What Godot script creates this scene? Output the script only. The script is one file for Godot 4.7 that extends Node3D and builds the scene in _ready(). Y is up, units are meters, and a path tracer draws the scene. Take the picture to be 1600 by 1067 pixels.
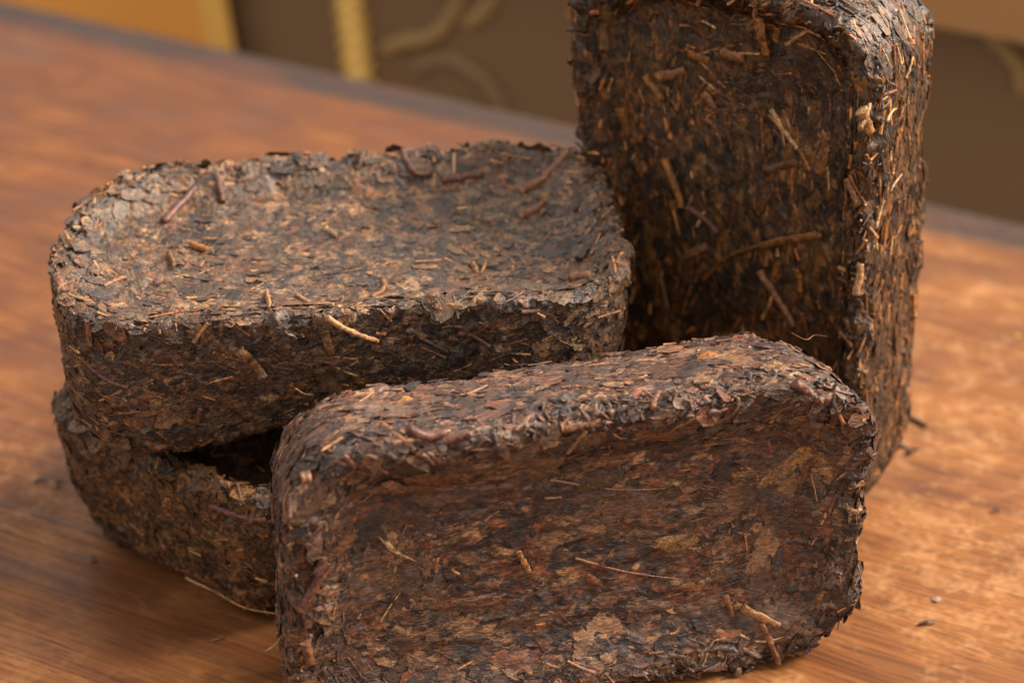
extends Node3D
# Pressed tea bricks on a worn wooden table.

var rng := RandomNumberGenerator.new()
var lumps := FastNoiseLite.new()
var knobs := FastNoiseLite.new()
var plates := FastNoiseLite.new()
var chips := FastNoiseLite.new()
var grit := FastNoiseLite.new()
var tea_tex: Texture2D
var tea_bump: Texture2D
var eye := Vector3(0, 0.52, 0)
var leaf_shapes: Array = []     # each {v, n, i, ends} : unit pieces, x = length, y = thickness, z = width
var roll_shapes: Array = []
var stem_shapes: Array = []
var sliver_shapes: Array = []
var tone_cache := {}

func _ready() -> void:
	rng.seed = 4711
	camera_and_light()
	noises()
	tea_textures()
	make_pieces()
	table()
	backdrop()
	bricks()
	crumbs()

# ---------------------------------------------------------------- camera, sky, sun
func camera_and_light() -> void:
	var lens := CameraAttributesPhysical.new()
	lens.frustum_focal_length = 83.2
	lens.frustum_near = 0.05
	lens.frustum_far = 80.0
	lens.frustum_focus_distance = 0.845
	lens.exposure_aperture = 6.4
	var cam := Camera3D.new()
	cam.name = "camera"
	cam.attributes = lens
	cam.position = eye
	cam.rotation_degrees = Vector3(-28, 0, 0)
	add_child(cam)
	cam.current = true
	var e := Environment.new()
	e.background_mode = Environment.BG_SKY
	var sm := ProceduralSkyMaterial.new()
	sm.sky_top_color = Color(0.84, 0.82, 0.80)
	sm.sky_horizon_color = Color(0.80, 0.75, 0.70)
	sm.sky_curve = 0.3
	sm.ground_bottom_color = Color(0.22, 0.17, 0.13)
	sm.ground_horizon_color = Color(0.34, 0.28, 0.24)
	sm.sun_angle_max = 1.0
	var sky := Sky.new()
	sky.sky_material = sm
	e.sky = sky
	e.background_energy_multiplier = 0.62
	e.tonemap_mode = Environment.TONE_MAPPER_LINEAR
	e.tonemap_exposure = 3.3
	e.sdfgi_enabled = true
	e.ssao_enabled = true
	e.ssil_enabled = true
	var we := WorldEnvironment.new()
	we.name = "world_environment"
	we.environment = e
	add_child(we)
	var sun := DirectionalLight3D.new()
	sun.name = "sun"
	sun.light_energy = 1.05
	sun.light_color = Color(1.0, 0.95, 0.89)
	sun.light_angular_distance = 26.0
	sun.shadow_enabled = true
	add_child(sun)
	# high, from behind the bricks on the right
	sun.look_at_from_position(Vector3(2.4, 2.1, -0.4), Vector3(0, 0, 0), Vector3.UP)

func noises() -> void:
	var k := 0
	for n in [lumps, knobs, plates, chips, grit]:
		n.seed = 90 + k
		n.frequency = 1.0
		k += 1
	for n in [plates, chips]:
		n.noise_type = FastNoiseLite.TYPE_CELLULAR
		n.cellular_return_type = FastNoiseLite.RETURN_CELL_VALUE
		n.cellular_jitter = 1.0
		n.domain_warp_enabled = false
		n.fractal_type = FastNoiseLite.FRACTAL_NONE
	for n in [lumps, knobs, grit]:
		n.noise_type = FastNoiseLite.TYPE_SIMPLEX_SMOOTH
		n.fractal_octaves = 3
	lumps.fractal_octaves = 2

# ---------------------------------------------------------------- helpers
func obj(called: String, mesh: Mesh, material: Material, parent: Node = self) -> MeshInstance3D:
	var o := MeshInstance3D.new()
	o.name = called
	o.mesh = mesh
	if material:
		o.material_override = material
	parent.add_child(o, true)
	return o

func tag(o: Node, label: String, category: String, group := "") -> void:
	o.set_meta("label", label)
	o.set_meta("category", category)
	if group:
		o.set_meta("group", group)

func thing(called: String, label: String, category: String, at: Vector3, yaw := 0.0, group := "") -> Node3D:
	var o := Node3D.new()
	o.name = called
	o.position = at
	o.rotation.y = yaw
	add_child(o, true)
	tag(o, label, category, group)
	return o

func lin(r: float, g: float, b: float) -> Color:
	return Color(r, g, b).linear_to_srgb()

func grid_mesh(pos: PackedVector3Array, nu: int, nv: int, wrap: bool, col := PackedColorArray(), uv := PackedVector2Array()) -> ArrayMesh:
	# rows of nu points, nv rows
	var a := []
	a.resize(Mesh.ARRAY_MAX)
	a[Mesh.ARRAY_VERTEX] = pos
	a[Mesh.ARRAY_NORMAL] = grid_normals(pos, nu, nv, wrap)
	if col.size():
		a[Mesh.ARRAY_COLOR] = col
	if uv.size():
		a[Mesh.ARRAY_TEX_UV] = uv
	var idx := PackedInt32Array()
	var w := nu if wrap else nu - 1
	idx.resize(w * (nv - 1) * 6)
	var k := 0
	for j in nv - 1:
		for i in w:
			var p := j * nu + i
			var q := j * nu + (i + 1) % nu
			idx[k] = p
			idx[k + 1] = q
			idx[k + 2] = p + nu
			idx[k + 3] = q
			idx[k + 4] = q + nu
			idx[k + 5] = p + nu
			k += 6
	a[Mesh.ARRAY_INDEX] = idx
	var m := ArrayMesh.new()
	m.add_surface_from_arrays(Mesh.PRIMITIVE_TRIANGLES, a)
	return m

func grid_normals(pos: PackedVector3Array, nu: int, nv: int, wrap: bool) -> PackedVector3Array:
	var n := PackedVector3Array()
	n.resize(pos.size())
	for j in nv:
		var j0 := maxi(j - 1, 0) * nu
		var j1 := mini(j + 1, nv - 1) * nu
		for i in nu:
			var i0 := (i + nu - 1) % nu if wrap else maxi(i - 1, 0)
			var i1 := (i + 1) % nu if wrap else mini(i + 1, nu - 1)
			var du := pos[j * nu + i1] - pos[j * nu + i0]
			var dv := pos[j1 + i] - pos[j0 + i]
			n[j * nu + i] = dv.cross(du).normalized()
	return n

# ---------------------------------------------------------------- textures
func tea_textures() -> void:
	# fine scraps of every tone, torn edges, fibres: combined from seamless pictures of noise
	var sz := 1024
	var cells := FastNoiseLite.new()
	cells.noise_type = FastNoiseLite.TYPE_CELLULAR
	cells.cellular_return_type = FastNoiseLite.RETURN_CELL_VALUE
	cells.domain_warp_enabled = true
	cells.domain_warp_type = FastNoiseLite.DOMAIN_WARP_SIMPLEX
	cells.domain_warp_amplitude = 14.0
	cells.domain_warp_frequency = 0.035
	cells.fractal_type = FastNoiseLite.FRACTAL_NONE
	cells.seed = 3
	cells.frequency = 0.032
	var a := grey_image(cells, sz)
	cells.seed = 9
	cells.frequency = 0.085
	cells.domain_warp_amplitude = 7.0
	var b := grey_image(cells, sz)
	var sm := FastNoiseLite.new()
	sm.noise_type = FastNoiseLite.TYPE_SIMPLEX_SMOOTH
	sm.frequency = 0.03
	sm.fractal_octaves = 5
	sm.fractal_gain = 0.65
	var c := grey_image(sm, sz)
	sm.seed = 5
	sm.fractal_type = FastNoiseLite.FRACTAL_RIDGED
	sm.frequency = 0.018
	var d := grey_image(sm, sz)
	var col := PackedByteArray()
	col.resize(sz * sz * 3)
	var hgt := PackedByteArray()
	hgt.resize(sz * sz)
	var tints := [Vector3(0.42, 0.36, 0.33), Vector3(0.62, 0.56, 0.52), Vector3(0.30, 0.29, 0.31), Vector3(0.80, 0.62, 0.46), Vector3(0.52, 0.42, 0.36), Vector3(1.0, 0.80, 0.55), Vector3(0.36, 0.32, 0.30), Vector3(0.70, 0.48, 0.34), Vector3(0.24, 0.22, 0.23), Vector3(0.56, 0.50, 0.46), Vector3(0.90, 0.72, 0.56)]
	for k in sz * sz:
		var va := a[k]
		var vb := b[k]
		var q: Vector3 = tints[(va * 7 + 3) % 11]
		if (vb * 5) % 7 < 3:
			q = q.lerp(tints[(vb * 3 + 5) % 11], 0.7)
		var f := 0.55 + 0.85 * c[k] / 255.0
		q *= f
		col[k * 3] = int(clampf(pow(clampf(q.x, 0, 1), 0.4545) * 255, 0, 255))
		col[k * 3 + 1] = int(clampf(pow(clampf(q.y, 0, 1), 0.4545) * 255, 0, 255))
		col[k * 3 + 2] = int(clampf(pow(clampf(q.z, 0, 1), 0.4545) * 255, 0, 255))
		hgt[k] = int(clampf(0.28 * va + 0.24 * vb + 0.34 * c[k] + 0.14 * d[k], 0, 255))
	tea_tex = ImageTexture.create_from_image(Image.create_from_data(sz, sz, false, Image.FORMAT_RGB8, col))
	tea_bump = ImageTexture.create_from_image(Image.create_from_data(sz, sz, false, Image.FORMAT_L8, hgt))

func grey_image(n: FastNoiseLite, sz: int) -> PackedByteArray:
	var im := n.get_seamless_image(sz, sz, false, false, 0.08, true)
	im.convert(Image.FORMAT_L8)
	return im.get_data()

func tea_material(rough: float, spec: float, relief: float, grain := Vector3(13, 13, 13)) -> StandardMaterial3D:
	var m := StandardMaterial3D.new()
	m.resource_name = "pressed_tea"
	m.vertex_color_use_as_albedo = true
	m.albedo_texture = tea_tex
	m.roughness = rough
	m.metallic_specular = spec
	m.cull_mode = BaseMaterial3D.CULL_DISABLED
	m.uv1_triplanar = true
	m.uv1_scale = grain
	m.uv1_triplanar_sharpness = 5.0
	m.heightmap_enabled = true
	m.heightmap_texture = tea_bump
	m.heightmap_scale = relief
	return m

func tone(c: Color, rough := 0.44, grain := Vector3.ZERO) -> StandardMaterial3D:
	var key := "%.3f %.3f %.3f %.2f %s" % [c.r, c.g, c.b, rough, grain]
	if not tone_cache.has(key):
		var m := StandardMaterial3D.new()
		m.resource_name = "tea_tone"
		m.albedo_color = (c * 1.5).linear_to_srgb()
		m.albedo_texture = tea_tex
		m.uv1_triplanar = true
		m.uv1_world_triplanar = grain == Vector3.ZERO
		m.uv1_scale = Vector3(19, 19, 19) if grain == Vector3.ZERO else grain
		m.uv1_triplanar_sharpness = 5.0
		m.heightmap_enabled = true
		m.heightmap_texture = tea_bump
		m.heightmap_scale = 0.05
		m.roughness = rough
		m.metallic_specular = 0.45
		m.cull_mode = BaseMaterial3D.CULL_DISABLED
		tone_cache[key] = m
	return tone_cache[key]

# ---------------------------------------------------------------- unit pieces
func make_pieces() -> void:
	for k in 12:
		leaf_shapes.append(leaf_shape())
	for k in 10:
		roll_shapes.append(tube_shape(6, 7, "roll"))
	for k in 10:
		stem_shapes.append(tube_shape(7, 5, "stem"))
	for k in 8:
		sliver_shapes.append(tube_shape(4, 5, "sliver"))

func leaf_shape() -> Dictionary:
	# a flat scrap of leaf: 6 rows across the length, 4 points across, ragged outline, curled edges
	var pos := PackedVector3Array()
	var rows := 6
	var across := 4
	var bend := rng.randf_range(-0.12, 0.12)
	var curl := rng.randf_range(-0.5, 0.9)
	var twist := rng.randf_range(-0.7, 0.7)
	var skew := rng.randf_range(-0.25, 0.25)
	var blunt := rng.randf_range(0.25, 0.8)
	for r in rows:
		var t := float(r) / (rows - 1)
		var w := pow(sin(PI * clampf(t * 0.86 + 0.07, 0, 1)), blunt) * rng.randf_range(0.72, 1.1)
		for c in across:
			var s := float(c) / (across - 1) * 2.0 - 1.0
			var x := t - 0.5 + rng.randf_range(-0.07, 0.07)
			var z := s * 0.5 * w + skew * (t - 0.5) + bend * sin(t * PI) + rng.randf_range(-0.05, 0.05)
			var y := curl * s * s * 0.35 + twist * s * (t - 0.5) * 0.6 + rng.randf_range(-0.12, 0.12)
			pos.append(Vector3(x, y, z))
	var m := grid_arrays(pos, across, rows, false)
	m.ends = 0
	return m

func tube_shape(sides: int, rings: int, kind: String) -> Dictionary:
	# a closed, bent, tapered rod with separate end discs
	var pos := PackedVector3Array()
	var b1 := rng.randf_range(-0.5, 0.5)
	var b2 := rng.randf_range(-0.35, 0.35)
	if kind == "roll":
		b1 = rng.randf_range(-1.6, 1.6)
		b2 = rng.randf_range(-1.0, 1.0)
	elif kind == "sliver":
		b1 *= 0.7
		b2 *= 0.4
	var t0 := rng.randf_range(0.75, 1.0)
	var t1 := rng.randf_range(0.55, 1.0)
	var ph := rng.randf() * TAU
	for r in rings:
		var t := float(r) / (rings - 1)
		var rad := lerpf(t0, t1, t) * 0.5
		if kind == "roll":
			rad *= (0.55 + 0.45 * sin(PI * clampf(t, 0.06, 0.94))) * rng.randf_range(0.8, 1.15)
		elif kind == "sliver":
			rad *= rng.randf_range(0.75, 1.1) * (1.0 if t < 0.8 else 0.6)
		else:
			rad *= rng.randf_range(0.92, 1.08)
		for c in sides:
			var a := -TAU * c / sides + ph + (t * 2.2 if kind == "roll" else 0.0)
			var k := 1.0
			if kind == "roll":
				k = 1.0 if c % 2 == 0 else 0.72
			elif kind == "sliver":
				k = rng.randf_range(0.85, 1.1)
			var dz := b1 * (t - 0.5) * (t - 0.5) * 4.0 * 0.5
			var dy := b2 * sin(t * PI) * 0.5
			pos.append(Vector3(t - 0.5 + rng.randf_range(-0.01, 0.01), cos(a) * rad * k + dy, sin(a) * rad * k + dz))
	var m := grid_arrays(pos, sides, rings, true)
	# end discs, as vertices of their own so that they can have the pale colour of cut wood
	var v: PackedVector3Array = m.v
	var n: PackedVector3Array = m.n
	var ix: PackedInt32Array = m.i
	m.side = ix.duplicate()
	var before := v.size()
	var cap := PackedInt32Array()
	for e in 2:
		var first := 0 if e == 0 else (rings - 1) * sides
		var mid := Vector3.ZERO
		for c in sides:
			mid += pos[first + c]
		mid /= sides
		var base := v.size()
		var nn := Vector3(-1 if e == 0 else 1, 0, 0)
		v.append(mid + nn * 0.012)
		n.append(nn)
		for c in sides:
			v.append(pos[first + c])
			n.append(nn)
		for c in sides:
			var p := base + 1 + c
			var q := base + 1 + (c + 1) % sides
			if e == 1:
				cap.append_array(PackedInt32Array([base, p, q]))
			else:
				cap.append_array(PackedInt32Array([base, q, p]))
	ix.append_array(cap)
	m.v = v
	m.n = n
	m.i = ix
	m.cap = cap
	m.ends = v.size() - before
	return m

func grid_arrays(pos: PackedVector3Array, nu: int, nv: int, wrap: bool) -> Dictionary:
	var idx := PackedInt32Array()
	var w := nu if wrap else nu - 1
	for j in nv - 1:
		for i in w:
			var p := j * nu + i
			var q := j * nu + (i + 1) % nu
			idx.append_array(PackedInt32Array([p, q, p + nu, q, q + nu, p + nu]))
	return {"v": pos, "n": grid_normals(pos, nu, nv, wrap), "i": idx, "mesh": null}

func piece_mesh(s: Dictionary) -> ArrayMesh:
	if s.mesh == null:
		var m := ArrayMesh.new()
		var a := []
		a.resize(Mesh.ARRAY_MAX)
		a[Mesh.ARRAY_VERTEX] = s.v
		a[Mesh.ARRAY_NORMAL] = s.n
		a[Mesh.ARRAY_INDEX] = s.side if s.ends else s.i
		m.add_surface_from_arrays(Mesh.PRIMITIVE_TRIANGLES, a)
		if s.ends:
			a[Mesh.ARRAY_INDEX] = s.cap
			m.add_surface_from_arrays(Mesh.PRIMITIVE_TRIANGLES, a)
		s.mesh = m
	return s.mesh

class Heap:
	# many small pieces gathered into one mesh
	var v := PackedVector3Array()
	var n := PackedVector3Array()
	var c := PackedColorArray()
	var i := PackedInt32Array()
	func put(s: Dictionary, x: Transform3D, col: Color, end: Color) -> void:
		var base := v.size()
		v.append_array(x * (s.v as PackedVector3Array))
		var nb := x.basis.inverse().transposed()
		var nn: PackedVector3Array = Transform3D(nb, Vector3.ZERO) * (s.n as PackedVector3Array)
		for k in nn.size():
			nn[k] = nn[k].normalized()
		n.append_array(nn)
		var cc := PackedColorArray()
		cc.resize(nn.size())
		cc.fill(col)
		for k in int(s.ends):
			cc[nn.size() - 1 - k] = end
		c.append_array(cc)
		var ii := (s.i as PackedInt32Array).duplicate()
		for k in ii.size():
			ii[k] += base
		i.append_array(ii)
	func mesh() -> ArrayMesh:
		var a := []
		a.resize(Mesh.ARRAY_MAX)
		a[Mesh.ARRAY_VERTEX] = v
		a[Mesh.ARRAY_NORMAL] = n
		a[Mesh.ARRAY_COLOR] = c
		a[Mesh.ARRAY_INDEX] = i
		var m := ArrayMesh.new()
		m.add_surface_from_arrays(Mesh.PRIMITIVE_TRIANGLES, a)
		return m

# ---------------------------------------------------------------- the tea bricks
# spec: size (x, thickness, z), corner radius, dish, rim, etc. Local frame: x, z in the plane of the brick, y out of its dished face, rim plane at y = 0.
func outline(lx: float, lz: float, r: float, step: float) -> Array:
	var pts := PackedVector2Array()
	var nor := PackedVector2Array()
	var cs := [Vector2(1, 1), Vector2(-1, 1), Vector2(-1, -1), Vector2(1, -1)]
	for k in 4:
		var c: Vector2 = Vector2(cs[k].x * (lx / 2 - r), cs[k].y * (lz / 2 - r))
		var n := int(ceil(r * PI / 2 / step))
		for i in n:
			var a := k * PI / 2 + PI / 2 * i / n
			nor.append(Vector2(cos(a), sin(a)))
			pts.append(c + r * Vector2(cos(a), sin(a)))
		var c2: Vector2 = Vector2(cs[(k + 1) % 4].x * (lx / 2 - r), cs[(k + 1) % 4].y * (lz / 2 - r))
		var a2 := (k + 1) * PI / 2
		var nn := Vector2(cos(a2), sin(a2))
		var m := int(ceil(c.distance_to(c2) / step))
		for i in m:
			pts.append(c.lerp(c2, float(i) / m) + nn * r)
			nor.append(nn)
	return [pts, nor]

func profile(s: Dictionary, step: float) -> PackedVector2Array:
	# (inset from the outline, y) from the middle of the underside round the edge to the middle of the dish
	var half: float = minf(s.lx, s.lz) / 2
	var t: float = s.t
	var raw := PackedVector2Array()
	var db: float = s.draft
	var rb: float = s.round_bottom
	# underside
	var k := half
	while k > db + rb:
		raw.append(Vector2(k, -t + s.arch * smoothstep(db + rb, half * 0.8, k)))
		k -= 0.003
	for i in 7:   # bottom edge
		var a := PI / 2 * i / 6.0
		raw.append(Vector2(db + rb * (1 - sin(a)), -t + rb * (1 - cos(a))))
	# side, slightly bellied
	var rt: float = s.round_top
	var y0 := -t + rb
	var y1 := -rt
	for i in 24:
		var f := (i + 1) / 25.0
		raw.append(Vector2(db * pow(1 - f, s.belly) - 0.0012 * sin(f * PI), lerpf(y0, y1, f)))
	for i in 7:   # rim edge
		var a := PI / 2 * i / 6.0
		raw.append(Vector2(rt * (1 - cos(a)), -rt + rt * sin(a)))
	k = rt + 0.0012
	while k < half:
		raw.append(Vector2(k, -s.dish * smoothstep(s.rim, s.rim + s.slope, k) - s.dish2 * smoothstep(s.rim, half, k)))
		k += 0.0012
	# even steps; coarse underneath
	raw.append(Vector2(half * 0.995, raw[raw.size() - 1].y))
	var out := PackedVector2Array([raw[0]])
	var left := 0.0
	for i in raw.size() - 1:
		var a := raw[i]
		var b := raw[i + 1]
		var st := step if b.y > -t + 0.6 * rb or i > 40 else step * 3.0
		var l := a.distance_to(b)
		var at := st - left
		while at <= l:
			out.append(a.lerp(b, at / l))
			at += st
		left = l - (at - st)
	out.append(raw[raw.size() - 1])
	out.append(Vector2(half, raw[raw.size() - 1].y))
	return out

func tea_brick(s: Dictionary) -> Node3D:
	rng.seed = s.seed
	var step: float = s.step
	var ol := outline(s.lx, s.lz, s.r, step)
	var op: PackedVector2Array = ol[0]
	var on: PackedVector2Array = ol[1]
	var pr := profile(s, step)
	var nu := op.size()
	var nv := pr.size()
	var half: float = minf(s.lx, s.lz) / 2
	var hx: float = maxf(0.0, s.lx / 2 - half)
	var hz: float = maxf(0.0, s.lz / 2 - half)
	var off: Vector3 = s.offset
	var base := PackedVector3Array()
	base.resize(nu * nv)
	var groove: Vector3 = s.groove      # x of the mark, depth, half width
	for j in nv:
		var d: float = pr[j].x
		var y: float = pr[j].y
		var q := 1.0 - d / half
		var low := clampf(-y / s.t, 0, 1)
		for i in nu:
			var o := op[i]
			var core := Vector2(clampf(o.x, -hx, hx), clampf(o.y, -hz, hz))
			var p := core.lerp(o, q)
			# hand-pressed: the outline wanders, the rim rises and falls
			var wob := lumps.get_noise_3d(o.x * 11 + off.x, y * 9 + off.y, o.y * 11 + off.z)
			p += on[i] * wob * s.wander * clampf(q, 0, 1)
			var yy: float = y + lumps.get_noise_2d(o.x * 14 + off.z, o.y * 14 + off.x) * s.wave * smoothstep(0.35, 0.95, q) * (1 - low)
			yy += s.bow * (o.x / (s.lx / 2)) * (o.x / (s.lx / 2)) * (1 - low) * smoothstep(0.3, 1.0, q)
			if o.y > 0 and groove.y > 0:
				var g := (o.x - groove.x) / groove.z
				p += on[i] * -groove.y * exp(-g * g) * smoothstep(0.7, 1.0, q)
			if s.lift > 0.0 and o.y > -0.02:
				var g2: float = (o.x - s.lift_x) / s.lift_w
				yy += s.lift * exp(-g2 * g2) * low * low * (1.0 - smoothstep(-0.03, 0.0, (o.x - 0.007) * 0.84 + (o.y - 0.067) * 0.54))
			if s.taper > 0.0:    # one back corner is worn away
				p.x += s.taper * smoothstep(0.0, -0.058, p.y) * smoothstep(-0.03, -0.10, p.x)
			if s.sag > 0.0:    # the underside settles on the lower brick's rim at the back and on the right
				yy -= s.sag * low * maxf(smoothstep(0.0, 0.03, -p.y), smoothstep(-0.012, 0.012, (p.x - 0.007) * 0.84 + (p.y - 0.067) * 0.54))
			base[j * nu + i] = Vector3(p.x, yy, p.y)
	var bn := grid_normals(base, nu, nv, true)
	# relief of pressed leaves and their colours
	var pos := PackedVector3Array()
	pos.resize(nu * nv)
	var col := PackedColorArray()
	col.resize(nu * nv)
	var stretch: Vector3 = s.stretch
	var pal: Array = s.palette
	var npal := pal.size()
	var jr := 0
	for j in nv:
		if pr[j].y > -0.0025 and pr[j].x < 0.02:
			jr = j if jr == 0 else jr
	for j in nv:
		var d: float = pr[j].x
		var y: float = pr[j].y
		var rim := exp(-pow((d - s.rim * 0.5) / (s.rim + 0.006), 2.0)) * smoothstep(-0.02, -0.002, y) if y > -0.03 else 0.0
		rim = maxf(rim, 0.6 * exp(-pow((y + s.t) / 0.014, 2.0)))
		var flat := 1.0 if y > -s.t * 0.5 and d > s.rim + s.slope else 0.0
		for i in nu:
			var k := j * nu + i
			var p := base[k]
			var w := p + off
			# bend the cells so that scraps get torn, not polygonal, outlines
			var wx := grit.get_noise_3d(w.x * 190, w.y * 190, w.z * 190)
			var wy := grit.get_noise_3d(w.x * 190 + 40, w.y * 190, w.z * 190 + 9)
			var wp := Vector3(w.x + wx * 0.0022, w.y + wy * 0.0022, w.z + (wx - wy) * 0.0016)
			var c1 := plates.get_noise_3d(wp.x * 125 * stretch.x, wp.y * 125 * stretch.y, wp.z * 125 * stretch.z)
			var c2 := chips.get_noise_3d(wp.x * 330 * stretch.x, wp.y * 330 * stretch.y, wp.z * 330 * stretch.z)
			var kn := knobs.get_noise_3d(w.x * 95, w.y * 95, w.z * 95)
			var lu := lumps.get_noise_3d(w.x * 36, w.y * 36, w.z * 36)
			var h: float = lu * 0.0016 + kn * 0.0011 + c1 * 0.0005 + c2 * 0.0005 + wx * 0.00045
			h *= s.rough * (0.65 + 1.1 * rim - 0.15 * flat)
			pos[k] = p + bn[k] * h
			var pick := fposmod(c1 * 3.7 + 7.0, 1.0)
			if fposmod(c2 * 5.3 + 3.0, 1.0) > 0.52:
				pick = fposmod(c2 * 9.1 + 5.0, 1.0)
			var cc: Color = pal[int(pick * npal) % npal]
			var shade := 1.55 * (1.0 + 0.35 * wy + 0.3 * c2)
			col[k] = Color(cc.r * shade, cc.g * shade, cc.b * shade)
	# the thing stands at its base; the brick's own frame is baked into its meshes
	var own: Transform3D = s.frame
	var root := thing("tea_brick", s.label, "tea brick", Vector3(own.origin.x, 0, own.origin.z), s.yaw, "pressed tea bricks on the table")
	var loc := root.transform.affine_inverse() * own
	var world_pos := root.transform * (loc * pos)
	var lowest := 9.0
	for p in world_pos:
		lowest = minf(lowest, p.y)
	if s.on_table:
		root.position.y = -lowest - 0.0006
	print(s.label, " lowest ", lowest, " verts ", nu * nv)
	# a thinned copy of the surface, for laying twigs on it
	var thin_p := PackedVector3Array()
	var thin_n := PackedVector3Array()
	for j in range(0, nv, 2):
		for i in range(0, nu, 3):
			thin_p.append(pos[j * nu + i])
			thin_n.append(bn[j * nu + i])
	pos = loc * pos
	var body_mesh := grid_mesh(pos, nu, nv, true, col)
	var mat: StandardMaterial3D = s.material
	obj("pressed_leaf_body", body_mesh, mat, root)
	scatter(s, root, loc, pos, bn, col, nu, nv, pr, half)
	for h in s.heroes:
		hero(s, root, loc, h, thin_p, thin_n, pos, pr, nu, nv)
	return root

func scatter(s: Dictionary, root: Node3D, loc: Transform3D, pos: PackedVector3Array, bn: PackedVector3Array, body: PackedColorArray, nu: int, nv: int, pr: PackedVector2Array, half: float) -> void:
	# rows weighted by their area
	var straight: float = absf(s.lx - s.lz) / (s.lx + s.lz - 1.7 * s.r)
	var acc := PackedFloat32Array()
	var total := 0.0
	for j in nv:
		var l := pr[j].distance_to(pr[mini(j + 1, nv - 1)])
		var under := 0.12 if pr[j].y < -s.t * 0.94 else 1.0
		total += l * lerpf(straight, 1.0, clampf(1.0 - pr[j].x / half, 0.02, 1.0)) * under
		acc.append(total)
	var heap := Heap.new()
	var sticks := Heap.new()
	var n_leaf: int = s.leaves
	var n_stem: int = s.stems
	var leaf_parts := 0
	var stem_parts := 0
	var to_eye := root.transform.affine_inverse() * eye
	var pal: Array = s.leaf_palette
	var spal: Array = s.stem_palette
	for k in n_leaf + n_stem:
		var is_stem := k >= n_leaf
		var j := acc.bsearch(rng.randf() * total)
		j = clampi(j, 1, nv - 3)
		var i := rng.randi() % nu
		var p := pos[j * nu + i]
		var n := (loc.basis * bn[j * nu + i]).normalized()
		var tu := (pos[j * nu + (i + 3) % nu] - pos[j * nu + (i + nu - 3) % nu])
		tu = (tu - n * tu.dot(n))
		if tu.length() < 1e-5:
			continue
		tu = tu.normalized()
		var d: float = pr[j].x
		var y: float = pr[j].y
		var top := y > -0.03
		var rim: float = s.rim_rough * exp(-pow((d - s.rim * 0.6) / (s.rim + 0.003), 2.0)) if y > -0.010 else 0.0
		if rim > 0.0:
			rim *= smoothstep(-0.35, 0.25, knobs.get_noise_3d(p.x * 34 + s.seed, p.y * 34, p.z * 34))
		var in_dish: bool = top and d > s.rim + s.slope * 0.7
		# keep rods mostly near the rims, as the flat faces are pressed smooth
		if is_stem and in_dish and rng.randf() > s.dish_stems:
			continue
		if not is_stem and in_dish and rng.randf() > s.dish_leaves:
			continue
		var spread: float = s.spread + 1.1 * rim
		var ang := rng.randfn(0.0, spread)
		var dir := tu.rotated(n, ang)
		var tilt := rng.randfn(0.0, 0.032 + 0.10 * rim)
		var across := n.cross(dir).normalized()
		dir = dir.rotated(across, tilt)
		var roll := rng.randfn(0.0, 0.07 + 0.16 * rim)
		var up := n.rotated(dir, roll)
		up = (up - dir * up.dot(dir)).normalized()
		var side := dir.cross(up)
		var facing: bool = n.dot((to_eye - p).normalized()) > 0.12
		var col: Color
		var shape: Dictionary
		var lenn: float
		var wid: float
		var thick: float
		var rise: float
		if is_stem:
			var sl := rng.randf()
			var big := pow(rng.randf(), 2.2)
			lenn = lerpf(0.0035, s.stem_max, big)
			if sl < 0.5:
				shape = stem_shapes[rng.randi() % stem_shapes.size()]
				wid = (lerpf(0.0007, 0.0022, rng.randf() * rng.randf()) + lenn * 0.02) * (1.0 + 0.45 * rim)
				thick = wid * 0.9
			else:
				shape = sliver_shapes[rng.randi() % sliver_shapes.size()]
				wid = lerpf(0.0006, 0.0018, rng.randf())
				thick = wid * 0.45
			rise = thick * rng.randf_range(-0.35, 0.2 + 0.4 * rim)
			col = spal[rng.randi() % spal.size()]
		else:
			if rng.randf() < 0.28 + 0.30 * rim:
				shape = roll_shapes[rng.randi() % roll_shapes.size()]
				lenn = lerpf(0.002, 0.010, pow(rng.randf(), 1.8))
				wid = lerpf(0.0006, 0.0019, rng.randf()) * (1.0 + 1.5 * rim)
				thick = wid * lerpf(0.25, 0.8, clampf(rim + 0.2 * rng.randf(), 0, 1))
				rise = thick * 0.05
			else:
				shape = leaf_shapes[rng.randi() % leaf_shapes.size()]
				var big2 := pow(rng.randf(), 2.6)
				lenn = lerpf(0.0018, s.leaf_max, big2)
				wid = lenn * rng.randf_range(0.28, 0.75)
				thick = lerpf(0.0002, 0.0005, rng.randf()) * (1.0 + 2.0 * rim)
				rise = 0.00005 + 0.0002 * rim
			col = pal[rng.randi() % pal.size()]
		if not is_stem and not top and rng.randf() > s.side_leaves:
			continue
		var v := rng.randf_range(0.8, 2.3)
		col = Color(col.r * v, col.g * v, col.b * v)
		if not is_stem:
			col = col.lerp(body[j * nu + i], 0.25)
		var x := Transform3D(Basis(dir * lenn, up * thick, side * wid), p + n * rise)
		var end := Color(0.48, 0.25, 0.11) * rng.randf_range(0.5, 1.1)
		end.a = 1.0
		if is_stem:
			if facing and lenn > 0.006 and stem_parts < s.max_parts and rng.randf() < 0.75:
				stem_parts += 1
				var o := obj("tea_stem", piece_mesh(shape), null, root)
				o.transform = x
				o.set_surface_override_material(0, tone(spal[rng.randi() % spal.size()]))
				o.set_surface_override_material(1, tone(Color(0.26, 0.13, 0.055)))
			else:
				sticks.put(shape, x, col, end)
		else:
			if facing and lenn > 0.0042 and not shape.ends and leaf_parts < s.max_parts and rng.randf() < 0.6:
				leaf_parts += 1
				var o2 := obj("tea_leaf", piece_mesh(shape), tone(pal[rng.randi() % pal.size()]), root)
				o2.transform = x
			else:
				heap.put(shape, x, col, col)
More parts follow.
